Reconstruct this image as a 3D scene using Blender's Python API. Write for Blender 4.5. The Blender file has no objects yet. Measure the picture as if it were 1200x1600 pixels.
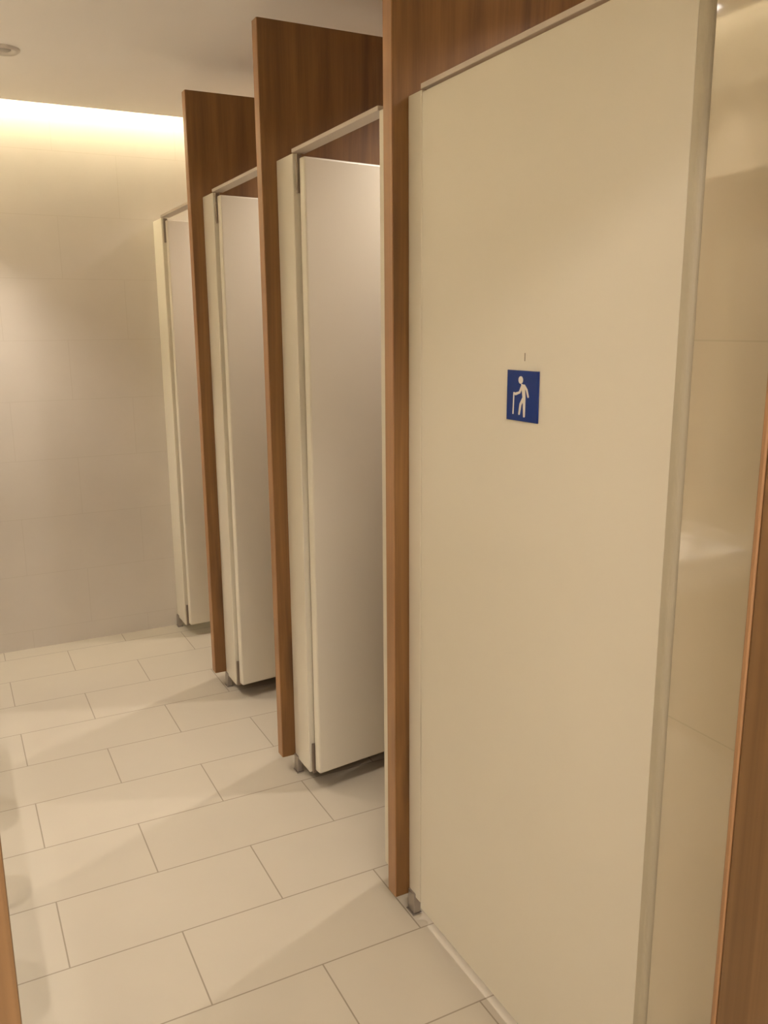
import bpy, bmesh, math, random
from mathutils import Vector, Matrix

random.seed(7)
S = bpy.context.scene
COL = S.collection

# ------------------------------------------------------------------ camera, world, exposure
F_PX = 1329.06
YAW, PITCH, ROLL = 0.47421, 0.216084, 0.0075126
CAM = Vector((-0.1396, -1.8187, 1.6618))
fwd = Vector((math.sin(YAW) * math.cos(PITCH), math.cos(YAW) * math.cos(PITCH), -math.sin(PITCH)))
right = Vector((math.cos(YAW), -math.sin(YAW), 0))
down = fwd.cross(right)
r2 = math.cos(ROLL) * right + math.sin(ROLL) * down
d2 = -math.sin(ROLL) * right + math.cos(ROLL) * down
cd = bpy.data.cameras.new('camera')
cam = bpy.data.objects.new('camera', cd)
COL.objects.link(cam)
m = Matrix((r2, -d2, -fwd)).transposed().to_4x4()
m.translation = CAM
cam.matrix_world = m
cd.sensor_fit = 'VERTICAL'
cd.sensor_height = 36.0
cd.lens = F_PX / 1600 * 36.0
cd.clip_start = 0.02
S.camera = cam

S.view_settings.view_transform = 'Standard'
S.view_settings.look = 'None'
S.view_settings.gamma = 1.0
S.view_settings.use_curve_mapping = False
S.view_settings.exposure = 0.0

w = bpy.data.worlds.new('world')
S.world = w
w.use_nodes = True
w.node_tree.nodes['Background'].inputs[0].default_value = (1.0, 0.80, 0.58, 1)
w.node_tree.nodes['Background'].inputs[1].default_value = 0.08

WARM = (1.0, 0.905, 0.83)
P_BASIN, P_STALL, P_FILL, E_COVE = 58.0, 55.0, 60.0, 115.0

# ------------------------------------------------------------------ key dimensions (metres)
XF = 0.915            # front plane of the cubicles
Y_BACK = 2.825
X_LEFT = -0.605
X_STALL = 2.40
Z_CEIL = 2.69
Y_DOOR, Y_LOBBY = -1.10, -1.22
X_TILE = 0.922
FINS = [(0.095, 0.871, 0.045, 2.635), (0.995, 0.863, 0.058, 2.618), (1.885, 0.862, 0.066, 2.606)]
T_FIN = 0.045
HINGE_EDGE = [0.030, 0.850, 1.736, 2.640]
Z_RAIL = 2.197


# ------------------------------------------------------------------ materials
def lin(r, g, b):
    f = lambda c: (c / 255 / 12.92) if c / 255 <= 0.04045 else ((c / 255 + 0.055) / 1.055) ** 2.4
    return (f(r), f(g), f(b), 1)


def new_mat(name, color=(0.8, 0.8, 0.8, 1), rough=0.5, metal=0.0, spec=0.5, coat=0.0):
    mt = bpy.data.materials.new(name)
    mt.use_nodes = True
    b = mt.node_tree.nodes['Principled BSDF']
    b.inputs['Base Color'].default_value = color
    b.inputs['Roughness'].default_value = rough
    b.inputs['Metallic'].default_value = metal
    b.inputs['Specular IOR Level'].default_value = spec
    if coat:
        b.inputs['Coat Weight'].default_value = coat
        b.inputs['Coat Roughness'].default_value = 0.04
    return mt, mt.node_tree, b


def mottled(name, c, amt=0.04, scale=3.0, rough=0.4, **k):
    mt, nt, b = new_mat(name, c, rough, **k)
    tc = nt.nodes.new('ShaderNodeTexCoord')
    n = nt.nodes.new('ShaderNodeTexNoise')
    n.inputs['Scale'].default_value = scale
    n.inputs['Detail'].default_value = 3
    r = nt.nodes.new('ShaderNodeValToRGB')
    r.color_ramp.elements[0].position = 0.35
    r.color_ramp.elements[1].position = 0.65
    r.color_ramp.elements[0].color = (c[0] * (1 - amt), c[1] * (1 - amt), c[2] * (1 - amt), 1)
    r.color_ramp.elements[1].color = (min(1, c[0] * (1 + amt)), min(1, c[1] * (1 + amt)), min(1, c[2] * (1 + amt)), 1)
    nt.links.new(tc.outputs['Object'], n.inputs['Vector'])
    nt.links.new(n.outputs['Fac'], r.inputs['Fac'])
    nt.links.new(r.outputs['Color'], b.inputs['Base Color'])
    return mt


def tile_mat(name, c1, c2, grout, axis_u, axis_v, ou, ov, bw, rh, mortar, rough, offset=0.5, coat=0.0, bump=0.15):
    """brick-bond tiles, laid out in object space (objects stay at the world origin)"""
    mt, nt, b = new_mat(name, c1, rough, coat=coat)
    tc = nt.nodes.new('ShaderNodeTexCoord')
    sep = nt.nodes.new('ShaderNodeSeparateXYZ')
    nt.links.new(tc.outputs['Object'], sep.inputs[0])
    cmb = nt.nodes.new('ShaderNodeCombineXYZ')
    for ax, off, slot in ((axis_u, ou, 0), (axis_v, ov, 1)):
        a = nt.nodes.new('ShaderNodeMath')
        a.operation = 'ADD'
        a.inputs[1].default_value = off
        nt.links.new(sep.outputs['XYZ'.index(ax)], a.inputs[0])
        nt.links.new(a.outputs[0], cmb.inputs[slot])
    br = nt.nodes.new('ShaderNodeTexBrick')
    br.offset = offset
    br.offset_frequency = 2
    br.inputs['Scale'].default_value = 1.0
    br.inputs['Brick Width'].default_value = bw
    br.inputs['Row Height'].default_value = rh
    br.inputs['Mortar Size'].default_value = mortar
    br.inputs['Mortar Smooth'].default_value = 0.2
    br.inputs['Color1'].default_value = c1
    br.inputs['Color2'].default_value = c2
    br.inputs['Mortar'].default_value = grout
    nt.links.new(cmb.outputs[0], br.inputs['Vector'])
    n = nt.nodes.new('ShaderNodeTexNoise')
    n.inputs['Scale'].default_value = 5
    n.inputs['Detail'].default_value = 5
    nt.links.new(tc.outputs['Object'], n.inputs['Vector'])
    mr = nt.nodes.new('ShaderNodeMapRange')
    mr.inputs['To Min'].default_value = 0.95
    mr.inputs['To Max'].default_value = 1.04
    nt.links.new(n.outputs['Fac'], mr.inputs['Value'])
    mx = nt.nodes.new('ShaderNodeVectorMath')
    mx.operation = 'SCALE'
    nt.links.new(br.outputs['Color'], mx.inputs[0])
    nt.links.new(mr.outputs[0], mx.inputs['Scale'])
    nt.links.new(mx.outputs[0], b.inputs['Base Color'])
    bp = nt.nodes.new('ShaderNodeBump')
    bp.inputs['Strength'].default_value = bump
    bp.inputs['Distance'].default_value = 0.002
    inv = nt.nodes.new('ShaderNodeMath')
    inv.operation = 'SUBTRACT'
    inv.inputs[0].default_value = 1.0
    nt.links.new(br.outputs['Fac'], inv.inputs[1])
    nt.links.new(inv.outputs[0], bp.inputs['Height'])
    nt.links.new(bp.outputs['Normal'], b.inputs['Normal'])
    return mt


def wood_mat(name, dark, mid, light, rough=0.42, seed=0.0):
    mt, nt, b = new_mat(name, mid, rough)
    tc = nt.nodes.new('ShaderNodeTexCoord')
    mp = nt.nodes.new('ShaderNodeMapping')
    mp.inputs['Location'].default_value = (seed, seed * 1.7, seed * 0.6)
    mp.inputs['Scale'].default_value = (1, 1, 0.06)
    nt.links.new(tc.outputs['Object'], mp.inputs[0])
    n1 = nt.nodes.new('ShaderNodeTexNoise')
    n1.inputs['Scale'].default_value = 16
    n1.inputs['Detail'].default_value = 6
    n1.inputs['Roughness'].default_value = 0.6
    n1.inputs['Distortion'].default_value = 0.9
    nt.links.new(mp.outputs[0], n1.inputs['Vector'])
    r = nt.nodes.new('ShaderNodeValToRGB')
    r.color_ramp.elements[0].position = 0.33
    r.color_ramp.elements[0].color = dark
    r.color_ramp.elements[1].position = 0.70
    r.color_ramp.elements[1].color = light
    e = r.color_ramp.elements.new(0.5)
    e.color = mid
    nt.links.new(n1.outputs['Fac'], r.inputs['Fac'])
    mp2 = nt.nodes.new('ShaderNodeMapping')
    mp2.inputs['Location'].default_value = (seed * 2, seed, seed)
    mp2.inputs['Scale'].default_value = (1, 1, 0.015)
    nt.links.new(tc.outputs['Object'], mp2.inputs[0])
    n2 = nt.nodes.new('ShaderNodeTexNoise')
    n2.inputs['Scale'].default_value = 180
    n2.inputs['Detail'].default_value = 2
    nt.links.new(mp2.outputs[0], n2.inputs['Vector'])
    mr = nt.nodes.new('ShaderNodeMapRange')
    mr.inputs['To Min'].default_value = 0.82
    mr.inputs['To Max'].default_value = 1.15
    nt.links.new(n2.outputs['Fac'], mr.inputs['Value'])
    # a few dark knots
    mp3 = nt.nodes.new('ShaderNodeMapping')
    mp3.inputs['Location'].default_value = (seed, seed, seed * 3 + 0.2)
    mp3.inputs['Scale'].default_value = (9, 9, 2.6)
    nt.links.new(tc.outputs['Object'], mp3.inputs[0])
    vo = nt.nodes.new('ShaderNodeTexVoronoi')
    vo.inputs['Scale'].default_value = 0.55
    nt.links.new(mp3.outputs[0], vo.inputs['Vector'])
    mk = nt.nodes.new('ShaderNodeMapRange')
    mk.inputs['From Min'].default_value = 0.05
    mk.inputs['From Max'].default_value = 0.22
    mk.inputs['To Min'].default_value = 0.55
    mk.inputs['To Max'].default_value = 1.0
    nt.links.new(vo.outputs['Distance'], mk.inputs['Value'])
    mu = nt.nodes.new('ShaderNodeMath')
    mu.operation = 'MULTIPLY'
    nt.links.new(mr.outputs[0], mu.inputs[0])
    nt.links.new(mk.outputs[0], mu.inputs[1])
    sc = nt.nodes.new('ShaderNodeVectorMath')
    sc.operation = 'SCALE'
    nt.links.new(r.outputs['Color'], sc.inputs[0])
    nt.links.new(mu.outputs[0], sc.inputs['Scale'])
    nt.links.new(sc.outputs[0], b.inputs['Base Color'])
    return mt


def emit_mat(name, color, strength):
    mt = bpy.data.materials.new(name)
    mt.use_nodes = True
    b = mt.node_tree.nodes['Principled BSDF']
    b.inputs['Base Color'].default_value = (0.8, 0.8, 0.8, 1)
    b.inputs['Emission Color'].default_value = (*color, 1)
    b.inputs['Emission Strength'].default_value = strength
    return mt


M = {}
M['floor'] = tile_mat('floor_tile', (0.485, 0.43, 0.335, 1), (0.475, 0.42, 0.325, 1), (0.27, 0.22, 0.16, 1),
                      'X', 'Y', 0, 0, 0.6, 0.3, 0.0022, 0.36)
M['wall_back'] = tile_mat('back_wall_tile', (0.625, 0.57, 0.49, 1), (0.62, 0.565, 0.485, 1), (0.57, 0.515, 0.43, 1),
                          'X', 'Z', 0.15, 0.2, 0.6, 0.3, 0.0014, 0.13, bump=0.03)
M['wall_side'] = tile_mat('side_wall_tile', (0.56, 0.48, 0.34, 1), (0.555, 0.475, 0.335, 1), (0.50, 0.43, 0.30, 1),
                          'Y', 'Z', 0.75, -0.355, 1.2, 0.64, 0.0014, 0.05, coat=1.0, bump=0.03)
M['paint'] = mottled('ceiling_paint', (0.89, 0.85, 0.79, 1), 0.01, 2.0, 0.8)
M['laminate'] = mottled('cream_laminate', (0.72, 0.66, 0.53, 1), 0.012, 2.0, 0.34)
M['laminate_edge'] = mottled('cream_edge', (0.72, 0.65, 0.53, 1), 0.01, 2.0, 0.4)
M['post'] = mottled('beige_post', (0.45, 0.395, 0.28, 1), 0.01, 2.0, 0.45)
M['wood'] = wood_mat('walnut', (0.12, 0.052, 0.013, 1), (0.18, 0.083, 0.022, 1), (0.24, 0.118, 0.034, 1), rough=0.5, seed=1.3)
M['wood_edge'] = wood_mat('walnut_edge_band', (0.28, 0.140, 0.055, 1), (0.33, 0.168, 0.069, 1), (0.38, 0.198, 0.085, 1), seed=4.1)
M['frame_wood'] = wood_mat('frame_wood', (0.13, 0.066, 0.023, 1), (0.16, 0.083, 0.030, 1), (0.19, 0.10, 0.038, 1), seed=2.2)
M['frame_edge_lit'] = wood_mat('frame_arris_lit', (0.24, 0.125, 0.05, 1), (0.27, 0.14, 0.06, 1), (0.30, 0.16, 0.07, 1), seed=3.2)
M['rail'] = new_mat('rail_metal', (0.56, 0.48, 0.39, 1), 0.45, 0.1)[0]
M['steel'] = new_mat('brushed_steel', (0.42, 0.38, 0.34, 1), 0.35, 0.9)[0]
M['hinge'] = new_mat('hinge_steel', (0.26, 0.21, 0.17, 1), 0.38, 0.8)[0]
M['blue'] = new_mat('sign_blue', (0.004, 0.024, 0.16, 1), 0.22, spec=0.35)[0]
M['sign_white'] = new_mat('sign_white', (0.72, 0.66, 0.56, 1), 0.4)[0]
M['mark'] = new_mat('pencil_mark', (0.16, 0.11, 0.06, 1), 0.7)[0]
M['ceramic'] = new_mat('white_ceramic', (0.80, 0.77, 0.72, 1), 0.12)[0]
M['chrome'] = new_mat('chrome', (0.75, 0.75, 0.75, 1), 0.1, 1.0)[0]
M['mirror'] = new_mat('mirror_glass', (0.85, 0.86, 0.86, 1), 0.02, 1.0)[0]
M['ring'] = mottled('white_trim_ring', (0.62, 0.57, 0.50, 1), 0.01, 4, 0.35)
M['lens'] = emit_mat('lamp_lens', WARM, 14.0)
M['reflector'] = new_mat('lamp_reflector', (0.45, 0.42, 0.37, 1), 0.5, 0.4)[0]
M['lens_soft'] = emit_mat('fill_lens', WARM, 3.0)
M['led_side'] = emit_mat('led_side', (1.0, 0.935, 0.80), 400.0)
M['led'] = emit_mat('led_strip', (1.0, 0.87, 0.60), E_COVE)


# ------------------------------------------------------------------ mesh helpers
def bm_box(bm, x0, x1, y0, y1, z0, z1, bev=0.0, seg=2):
    r = bmesh.ops.create_cube(bm, size=1.0)
    vs = r['verts']
    for v in vs:
        v.co = Vector((x0 if v.co.x < 0 else x1, y0 if v.co.y < 0 else y1, z0 if v.co.z < 0 else z1))
    if bev > 0:
        es = list({e for v in vs for e in v.link_edges})
        bmesh.ops.bevel(bm, geom=es, offset=bev, segments=seg, affect='EDGES', profile=0.5)
    return bm


def bm_lathe(bm, prof, seg=40, c=(0, 0, 0)):
    rings = []
    for r, z in prof:
        if r < 1e-6:
            rings.append([bm.verts.new((c[0], c[1], c[2] + z))])
        else:
            rings.append([bm.verts.new((c[0] + r * math.cos(2 * math.pi * k / seg), c[1] + r * math.sin(2 * math.pi * k / seg), c[2] + z)) for k in range(seg)])
    for a, b in zip(rings, rings[1:]):
        for k in range(seg):
            j = (k + 1) % seg
            if len(a) == 1:
                bm.faces.new((a[0], b[j], b[k]))
            elif len(b) == 1:
                bm.faces.new((a[k], a[j], b[0]))
            else:
                bm.faces.new((a[k], a[j], b[j], b[k]))
    return bm


def obj(name, bm, mat, parent=None, smooth=False):
    me = bpy.data.meshes.new(name)
    bmesh.ops.recalc_face_normals(bm, faces=bm.faces[:])
    bm.to_mesh(me)
    bm.free()
    if smooth:
        for p in me.polygons:
            p.use_smooth = True
    me.materials.append(mat)
    o = bpy.data.objects.new(name, me)
    COL.objects.link(o)
    if parent:
        o.parent = parent
    return o


def box(name, mat, x0, x1, y0, y1, z0, z1, bev=0.0, parent=None, seg=2):
    return obj(name, bm_box(bmesh.new(), x0, x1, y0, y1, z0, z1, bev, seg), mat, parent)


def tag(o, label, cat, group=None):
    o['label'] = label
    o['category'] = cat
    if group:
        o['group'] = group
    return o


def thing(name, label, cat, loc=(0, 0, 0), rz=0.0, group=None):
    o = bpy.data.objects.new(name, None)
    o.empty_display_size = 0.1
    COL.objects.link(o)
    o.location = loc
    o.rotation_euler = (0, 0, rz)
    return tag(o, label, cat, group)


def struct(o):
    o['kind'] = 'structure'
    return o


# ------------------------------------------------------------------ setting
Y_END = -3.6   # lobby end behind the camera
struct(box('floor', M['floor'], X_LEFT - 0.1, X_STALL + 0.1, Y_END - 0.1, Y_BACK + 0.1, -0.1, 0.0))
struct(box('wall_back', M['wall_back'], X_LEFT - 0.1, X_STALL + 0.1, Y_BACK, Y_BACK + 0.1, 0.0, 2.95))
struct(box('wall_left', M['wall_side'], X_LEFT - 0.1, X_LEFT, Y_DOOR, Y_BACK, 0.0, 2.95))
struct(box('wall_stall', M['paint'], X_STALL, X_STALL + 0.1, -0.826, Y_BACK, 0.0, 2.95))
struct(box('wall_right', M['wall_side'], X_TILE, X_STALL + 0.1, Y_DOOR, -0.826, 0.0, 2.95))
# ceiling board stops short of the back wall and leaves a light slot
struct(box('ceiling', M['paint'], X_LEFT + 0.07, X_STALL, Y_DOOR, 2.735, Z_CEIL, Z_CEIL + 0.02))
struct(box('trim_1', M['paint'], X_LEFT, X_STALL, Y_DOOR, Y_BACK, 2.86, 2.88))   # roof of the light slot

# doorway we look through
bm = bmesh.new()
bm_box(bm, X_LEFT - 0.1, -0.165, Y_LOBBY, Y_DOOR, 0, 2.95)
bm_box(bm, 0.80, X_STALL + 0.1, Y_LOBBY, Y_DOOR, 0, 2.95)
bm_box(bm, -0.165, 0.80, Y_LOBBY, Y_DOOR, 2.13, 2.95)
struct(obj('wall_front', bm, M['paint']))
# wooden door lining: one frame with an arris painted paler for the room light on it
bm = bmesh.new()
bm_box(bm, -0.20, -0.1365, Y_LOBBY - 0.012, Y_DOOR + 0.002, 0, 2.16, 0.003)
bm_box(bm, 0.770, 0.84, Y_LOBBY - 0.012, Y_DOOR + 0.002, 0, 2.16, 0.003)
bm_box(bm, -0.20, 0.84, Y_LOBBY - 0.012, Y_DOOR + 0.002, 2.10, 2.16, 0.003)
door_frame = struct(obj('door_1', bm, M['frame_wood']))
bm = bmesh.new()
bm_box(bm, -0.19, -0.136, Y_DOOR + 0.002, Y_DOOR + 0.010, 0, 2.15, 0.002)
bm_box(bm, 0.768, 0.83, Y_DOOR + 0.002, Y_DOOR + 0.010, 0, 2.15, 0.002)
obj('architrave', bm, M['frame_edge_lit'], door_frame)

# lobby behind the camera
struct(box('wall_lobby', M['paint'], X_LEFT - 0.1, X_STALL + 0.1, Y_END - 0.1, Y_END, 0.0, 2.95))
struct(box('wall_lobby_left', M['paint'], X_LEFT - 0.2, X_LEFT - 0.1, Y_END, Y_LOBBY, 0.0, 2.95))
struct(box('wall_lobby_right', M['paint'], X_STALL, X_STALL + 0.1, Y_END, Y_LOBBY, 0.0, 2.95))
struct(box('ceiling_lobby', M['paint'], X_LEFT - 0.1, X_STALL + 0.1, Y_END, Y_LOBBY, Z_CEIL, Z_CEIL + 0.02))


# ------------------------------------------------------------------ lamps
def downlight(x, y, label, power, group, lens='lens', blend=0.9, cone=138, size=0.016, color=WARM):
    t = thing('ceiling_downlight', label, 'light', (x, y, Z_CEIL), 0, group)
    bm = bm_lathe(bmesh.new(), [(0.044, 0.0), (0.062, -0.001), (0.064, -0.004), (0.058, -0.008), (0.046, -0.006), (0.042, 0.0)])
    obj('trim_ring', bm, M['ring'], t, True)
    bm = bm_lathe(bmesh.new(), [(0.0, -0.0012), (0.043, -0.0012)], 32)
    obj('lens' if lens == 'lens' else 'reflector', bm, M[lens], t)
    ld = bpy.data.lights.new('lamp_beam', 'SPOT')
    ld.energy = power
    ld.color = color
    ld.spot_size = math.radians(cone)
    ld.spot_blend = blend
    ld.shadow_soft_size = size
    lo = bpy.data.objects.new('lamp_beam', ld)
    COL.objects.link(lo)
    lo.parent = t
    lo.location = (0, 0, -0.045)
    return t


for k, y in enumerate((0.47, 1.40, 2.33)):
    downlight(-0.42, y, ['small round downlight over the basin closest to the doorway',
                         'small round downlight over the middle basin',
                         'small round downlight over the basin closest to the back wall'][k], P_BASIN * (1.0, 1.0, 1.2)[k], 'downlights over the basins', blend=(1.0, 1.0, 0.6)[k], cone=(80, 80, 104)[k])
for k, y in enumerate((-0.38, 0.51, 1.43, 2.34)):
    downlight(1.62, y, ['recessed downlight inside the nearest, closed cubicle',
                        'recessed downlight inside the second cubicle from the doorway',
                        'recessed downlight inside the third cubicle from the doorway',
                        'recessed downlight inside the last cubicle by the back wall'][k], P_STALL * (2.0, 1.0, 1.1, 1.2)[k], 'downlights in the cubicles')
# flat fitting in the aisle ceiling, not lit
t = thing('ceiling_fitting', 'small round unlit fitting in the aisle ceiling near the glowing slot', 'ceiling fitting', (0.195, 1.95, Z_CEIL))
bm = bm_lathe(bmesh.new(), [(0.030, 0.0), (0.030, -0.003), (0.052, -0.012), (0.060, -0.006), (0.062, 0.0)])
obj('trim_ring', bm, M['ring'], t, True)
bm = bm_lathe(bmesh.new(), [(0.0, -0.010), (0.018, -0.009), (0.029, -0.003), (0.029, 0.0)], 32)
obj('cover', bm, M['reflector'], t, True)

# added fill panel behind the camera, unseen, to brighten the open doors and jambs
t = thing('fill_panel', 'flat rectangular fill light added in the lobby outside the doorway', 'light', (0.1, -2.6, Z_CEIL))
box('frame', M['ring'], -0.62, 0.62, -0.32, 0.32, -0.012, 0.0, 0.002, t)
box('diffuser', M['lens_soft'], -0.60, 0.60, -0.30, 0.30, -0.014, -0.011, 0.0, t)
ld = bpy.data.lights.new('fill_beam', 'AREA')
ld.shape = 'RECTANGLE'
ld.size, ld.size_y = 1.2, 0.6
ld.energy = P_FILL
ld.color = WARM
lo = bpy.data.objects.new('fill_beam', ld)
COL.objects.link(lo)
lo.parent = t
lo.location = (0, 0, -0.02)

led = thing('cove_light', 'warm glowing light strip hidden in the ceiling slot along the back wall', 'light', (0, 2.755, 2.86))
box('channel', M['ring'], X_LEFT + 0.02, X_STALL - 0.02, -0.016, 0.016, -0.04, 0.0, 0.002, led)
box('diffuser', M['led'], X_LEFT + 0.03, X_STALL - 0.03, -0.012, 0.012, -0.046, -0.040, 0.0, led)
led = thing('cove_light', 'warm glowing light strip hidden in the ceiling slot above the mirror wall', 'light', (X_LEFT + 0.055, 0, 2.86))
box('channel', M['ring'], -0.016, 0.016, Y_DOOR + 0.02, Y_BACK - 0.11, -0.04, 0.0, 0.002, led)
box('diffuser', M['led_side'], -0.012, 0.012, Y_DOOR + 0.03, Y_BACK - 0.12, -0.046, -0.040, 0.0, led)


# ------------------------------------------------------------------ wooden dividers
fin_labels = ['tall walnut-coloured divider panel nearest the camera, between the closed door and the open ones',
              'tall walnut-coloured divider panel, the middle one of three along the aisle',
              'tall walnut-coloured divider panel farthest from the camera, closest to the tiled back wall']
for (y, x0, z0, z1), lb in zip(FINS, fin_labels):
    t = thing('divider_panel', lb, 'partition', (x0, y, z0), 0, 'wooden cubicle dividers')
    box('panel', M['wood'], 0.003, X_STALL - x0 - 0.002, 0.0, T_FIN, 0.0, z1 - z0, 0.0012, t)
    pl = box('plinth', M['wood'], 0.12, X_STALL - x0 - 0.002, 0.006, T_FIN - 0.006, 0.0004 - z0, -0.0002, 0.0, t)
    pl['label'] = 'lower strip closing the gap to the floor'
    e = box('edge_band', M['wood_edge'], 0.0, 0.003, 0.0006, T_FIN - 0.0006, 0.0006, z1 - z0 - 0.0006, 0.0008, t)
    e['label'] = 'paler brown edge strip'

# ------------------------------------------------------------------ pilasters (fixed white strips)
def pilaster(y0, y1, label, foot_y=None, z0=0.055, group='fixed white front strips of the cubicles'):
    t = thing('pilaster', label, 'partition', (XF, (y0 + y1) / 2, 0), 0, group)
    h = (y1 - y0) / 2
    box('panel', M['laminate'], 0.0, 0.03, -h, h, z0, Z_RAIL - 0.004, 0.003, t)
    if foot_y is not None:
        d = foot_y - (y0 + y1) / 2
        f = box('foot', M['steel'], -0.006, 0.016, d - 0.017, d + 0.017, 0.004, z0 + 0.012, 0.002, t)
        f['label'] = 'short brushed steel foot'
        box('base_plate', M['steel'], -0.010, 0.020, d - 0.021, d + 0.021, 0.0, 0.004, 0.001, f)
    return t


pilaster(0.030, 0.0945, 'slim cream strip between the nearest wooden divider and the closed door', 0.072)
pilaster(0.1405, 0.248, 'narrow cream strip just behind the nearest wooden divider')
pilaster(0.850, 0.9945, 'cream strip on a steel foot in front of the middle wooden divider', 0.975)
pilaster(1.0405, 1.115, 'narrow cream strip just behind the middle wooden divider')
pilaster(1.736, 1.8845, 'cream strip on a steel foot in front of the farthest wooden divider', 1.868)
pilaster(1.9305, 2.005, 'narrow cream strip just behind the farthest wooden divider')
pilaster(2.640, Y_BACK - 0.0005, 'cream strip at the end of the row against the tiled back wall', 2.80)
# end post of the first cubicle against the tiled wall
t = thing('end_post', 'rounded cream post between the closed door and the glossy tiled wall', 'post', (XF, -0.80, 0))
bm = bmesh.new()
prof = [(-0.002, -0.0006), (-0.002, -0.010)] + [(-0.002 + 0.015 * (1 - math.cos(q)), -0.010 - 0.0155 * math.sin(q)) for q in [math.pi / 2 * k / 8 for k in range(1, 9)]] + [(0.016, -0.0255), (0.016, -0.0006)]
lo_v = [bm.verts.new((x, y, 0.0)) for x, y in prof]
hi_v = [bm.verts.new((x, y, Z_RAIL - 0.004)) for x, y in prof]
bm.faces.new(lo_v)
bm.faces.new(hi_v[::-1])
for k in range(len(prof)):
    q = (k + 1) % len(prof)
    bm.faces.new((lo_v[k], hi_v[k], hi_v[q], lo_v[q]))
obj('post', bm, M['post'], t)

# ------------------------------------------------------------------ header rails
rails = [(-0.7995, 0.0295, 'thin metal head rail above the closed door'),
         (0.2485, 0.8495, 'thin metal head rail over the open doorway between the nearest and middle dividers'),
         (1.1155, 1.7355, 'thin metal head rail over the open doorway between the middle and farthest dividers'),
         (2.0055, 2.6395, 'thin metal head rail over the last open doorway by the back wall')]
for y0, y1, lb in rails:
    o = box('head_rail', M['rail'], -0.003, 0.042, -(y1 - y0) / 2, (y1 - y0) / 2, -0.004, 0.008, 0.0015)
    o.location = (XF, (y0 + y1) / 2, Z_RAIL)
    tag(o, lb, 'rail', 'head rails over the cubicle doors')


# ------------------------------------------------------------------ cubicle doors
def door(hx, hy, width, rz, label, t=0.035, z0=0.068, z1=2.178, bev=0.006, inside=False):
    """local: closed door runs along -Y from the hinge corner, outer face at x=0"""
    d = thing('cubicle_door', label, 'door', (hx, hy, 0), rz, 'cubicle doors')
    lf = box('leaf', M['laminate'], 0.0, t, -width, 0.0, z0, z1, bev, d, 3)
    for a, b in ((z1 - 0.105, z1 + 0.010), (z0 - 0.010, z0 + 0.105)):
        bm = bmesh.new()
        dy = -0.012 if inside else 0.0
        bm_box(bm, t + 0.0003, t + 0.008, -0.012 + dy, 0.006 + dy, a, b, 0.002)
        bm_lathe(bm, [(0.0, 0), (0.0042, 0), (0.0042, b - a), (0.0, b - a)], 16, (t + 0.0045, 0.004 + dy, a))
        h = obj('hinge', bm, M['hinge'], d)
        h['label'] = 'dark steel pivot hinge'
    return d


door(0.913, 0.0225, 0.8225, 0.0, 'closed flat cream cubicle door with the blue sign, nearest the camera', t=0.018, z0=0.045, z1=2.186, bev=0.001, inside=True)
door(0.934, 0.798, 0.595, math.radians(97.5), 'cream cubicle door standing open behind the middle divider, nearest of the open ones')
door(0.931, 1.684, 0.615, math.radians(96.5), 'cream cubicle door standing open between the middle and farthest dividers')
door(0.931, 2.588, 0.56, math.radians(94), 'cream cubicle door standing open beside the back wall, farthest away')

# ------------------------------------------------------------------ blue sign
SG = thing('restroom_sign', 'small square blue sign showing a stooped white figure with a walking stick', 'sign', (0.913, -0.3955, 1.5185))
box('plate', M['blue'], -0.004, -0.0003, -0.0525, 0.0525, -0.0515, 0.0515, 0.0008, SG)


def pict(bm, pts):
    """flat outline in sign units (u right, v down, 0..1) at the plate's front"""
    pict.n += 1
    front = [bm.verts.new((-0.0046 - 0.00008 * pict.n, 0.0525 - u * 0.105, 0.0515 - v * 0.103)) for u, v in pts]
    back = [bm.verts.new((-0.0040, v.co.y, v.co.z)) for v in front]
    bm.faces.new(front)
    bm.faces.new(back[::-1])
    n = len(front)
    for k in range(n):
        bm.faces.new((front[k], front[(k + 1) % n], back[(k + 1) % n], back[k]))


pict.n = 0


def capsule(bm, a, b, ra, rb, n=8):
    ang = math.atan2(b[1] - a[1], b[0] - a[0])
    pts = []
    for k in range(n + 1):
        q = ang + math.pi / 2 + math.pi * k / n
        pts.append((a[0] + ra * math.cos(q), a[1] + ra * math.sin(q)))
    for k in range(n + 1):
        q = ang - math.pi / 2 + math.pi * k / n
        pts.append((b[0] + rb * math.cos(q), b[1] + rb * math.sin(q)))
    pict(bm, pts)


bm = bmesh.new()
pict(bm, [(0.455 + 0.072 * math.cos(2 * math.pi * k / 28), 0.185 + 0.074 * math.sin(2 * math.pi * k / 28)) for k in range(28)])
capsule(bm, (0.540, 0.32), (0.575, 0.53), 0.052, 0.046)      # trunk
capsule(bm, (0.490, 0.275), (0.54, 0.31), 0.018, 0.036)      # neck
capsule(bm, (0.575, 0.295), (0.655, 0.37), 0.028, 0.025)     # back arm
capsule(bm, (0.655, 0.37), (0.705, 0.50), 0.025, 0.021)
capsule(bm, (0.505, 0.31), (0.430, 0.43), 0.030, 0.024)      # front arm
capsule(bm, (0.430, 0.43), (0.300, 0.468), 0.022, 0.027)
capsule(bm, (0.560, 0.54), (0.470, 0.66), 0.034, 0.028)      # front leg
capsule(bm, (0.470, 0.66), (0.432, 0.855), 0.028, 0.022)
capsule(bm, (0.583, 0.54), (0.592, 0.890), 0.037, 0.023)     # back leg
obj('figure', bm, M['sign_white'], SG)['label'] = 'white stooped figure'
bm = bmesh.new()
capsule(bm, (0.245, 0.445), (0.232, 0.865), 0.0105, 0.0105)
capsule(bm, (0.245, 0.445), (0.300, 0.455), 0.0105, 0.012)
obj('walking_stick', bm, M['sign_white'], SG)['label'] = 'thin white walking stick'

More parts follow.
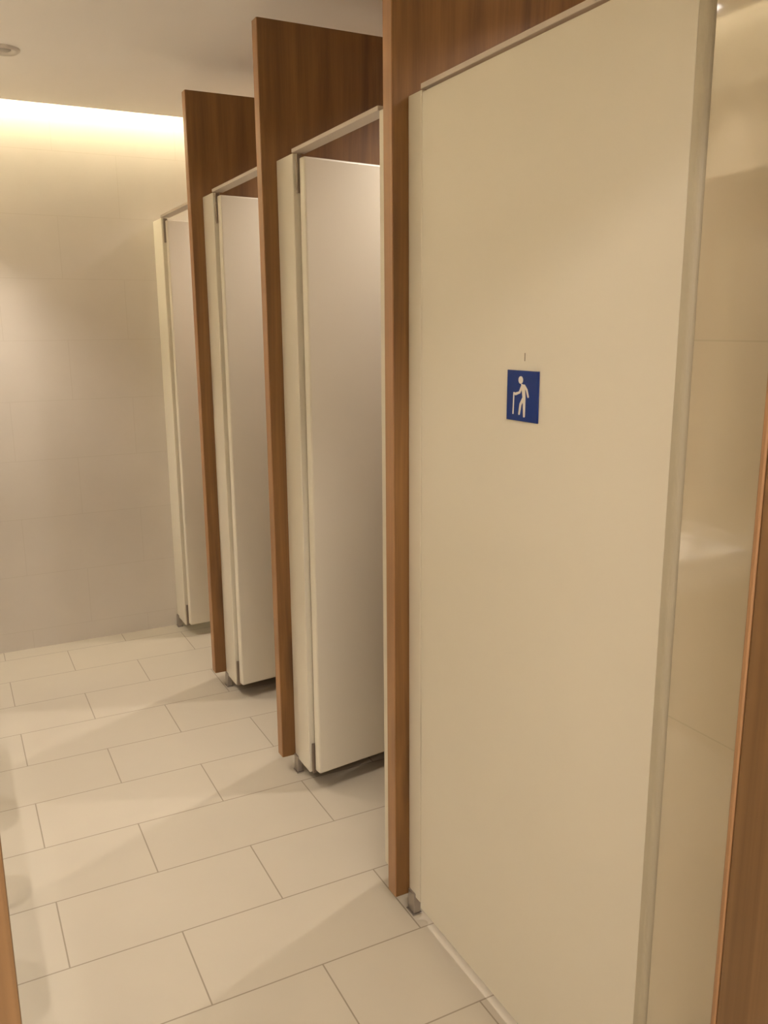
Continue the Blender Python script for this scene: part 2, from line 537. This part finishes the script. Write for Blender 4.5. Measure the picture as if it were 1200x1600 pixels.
o = box('scuff_mark', M['mark'], -0.0006, 0.0, -0.0008, 0.0008, -0.008, 0.008)
o.location = (0.913, -0.397, 1.597)
tag(o, 'tiny dark scratch on the closed cream door just above the blue sign', 'mark')

# ------------------------------------------------------------------ basins and mirror on the left, seen only as reflections
def basin():
    t = thing('wash_basin', 'white wall-hung wash basin closest to the doorway', 'basin', (X_LEFT, 0.47, 0), 0, 'wall-hung basins')
    bm = bmesh.new()
    X0, X1, hw, zt, zb, n = 0.0, 0.432, 0.225, 0.85, 0.70, 10
    def ring(k, z, rad):
        x0, x1, h = X0 + (0 if k == 0 else k), X1 - k, hw - k
        pts = [(x0, -h), ]
        for a in range(7):
            q = -math.pi / 2 + a * math.pi / 12
            pts.append((x1 - rad + rad * math.cos(q), -h + rad + rad * math.sin(q)))
        for a in range(7):
            q = a * math.pi / 12
            pts.append((x1 - rad + rad * math.cos(q), h - rad + rad * math.sin(q)))
        pts.append((x0, h))
        return [bm.verts.new((x, y, z)) for x, y in pts]
    rings = [ring(0.05, zb, 0.05), ring(0.012, zb + 0.03, 0.05), ring(0.0, zt - 0.06, 0.05), ring(0.0, zt, 0.05),
             ring(0.03, zt, 0.035), ring(0.04, zt - 0.02, 0.035), ring(0.09, zt - 0.10, 0.03)]
    bm.faces.new(rings[0][::-1])
    bm.faces.new(rings[-1])
    for a, b in zip(rings, rings[1:]):
        for k in range(len(a)):
            j = (k + 1) % len(a)
            bm.faces.new((a[k], a[j], b[j], b[k]))
    obj('bowl', bm, M['ceramic'], t)
    bm = bmesh.new()
    bm_lathe(bm, [(0.0, 0), (0.022, 0), (0.022, 0.006), (0.014, 0.01), (0.013, 0.11), (0.0, 0.113)], 20, (0.045, 0, 0.85))
    bm_box(bm, 0.04, 0.15, -0.010, 0.010, 0.93, 0.948, 0.004)
    obj('faucet', bm, M['chrome'], t, False)
    bm = bm_lathe(bmesh.new(), [(0.0, 0.702), (0.016, 0.702), (0.016, 0.62), (0.034, 0.61), (0.034, 0.52), (0.0, 0.515)], 20, (0.16, 0, 0))
    obj('trap', bm, M['chrome'], t, True)
    return t


b0 = basin()
for y, lb in ((1.40, 'white wall-hung wash basin in the middle of three'), (2.33, 'white wall-hung wash basin closest to the back wall')):
    c = b0.copy()
    COL.objects.link(c)
    c.location.y = y
    c['label'] = lb
    for ch in b0.children:
        d = ch.copy()
        COL.objects.link(d)
        d.parent = c
struct(box('trim_2', M['laminate_edge'], X_LEFT, X_LEFT + 0.03, Y_DOOR + 0.012, Y_BACK, 0.852, 0.89, 0.003))
mr = thing('wall_mirror', 'long frameless mirror on the left wall above the basins', 'mirror', (X_LEFT, 1.0, 1.05))
box('backing', M['ring'], 0.0005, 0.012, -0.9, 1.5, 0.0, 1.13, 0.0, mr)
box('glass', M['mirror'], 0.012, 0.017, -0.902, 1.502, -0.002, 1.132, 0.001, mr)
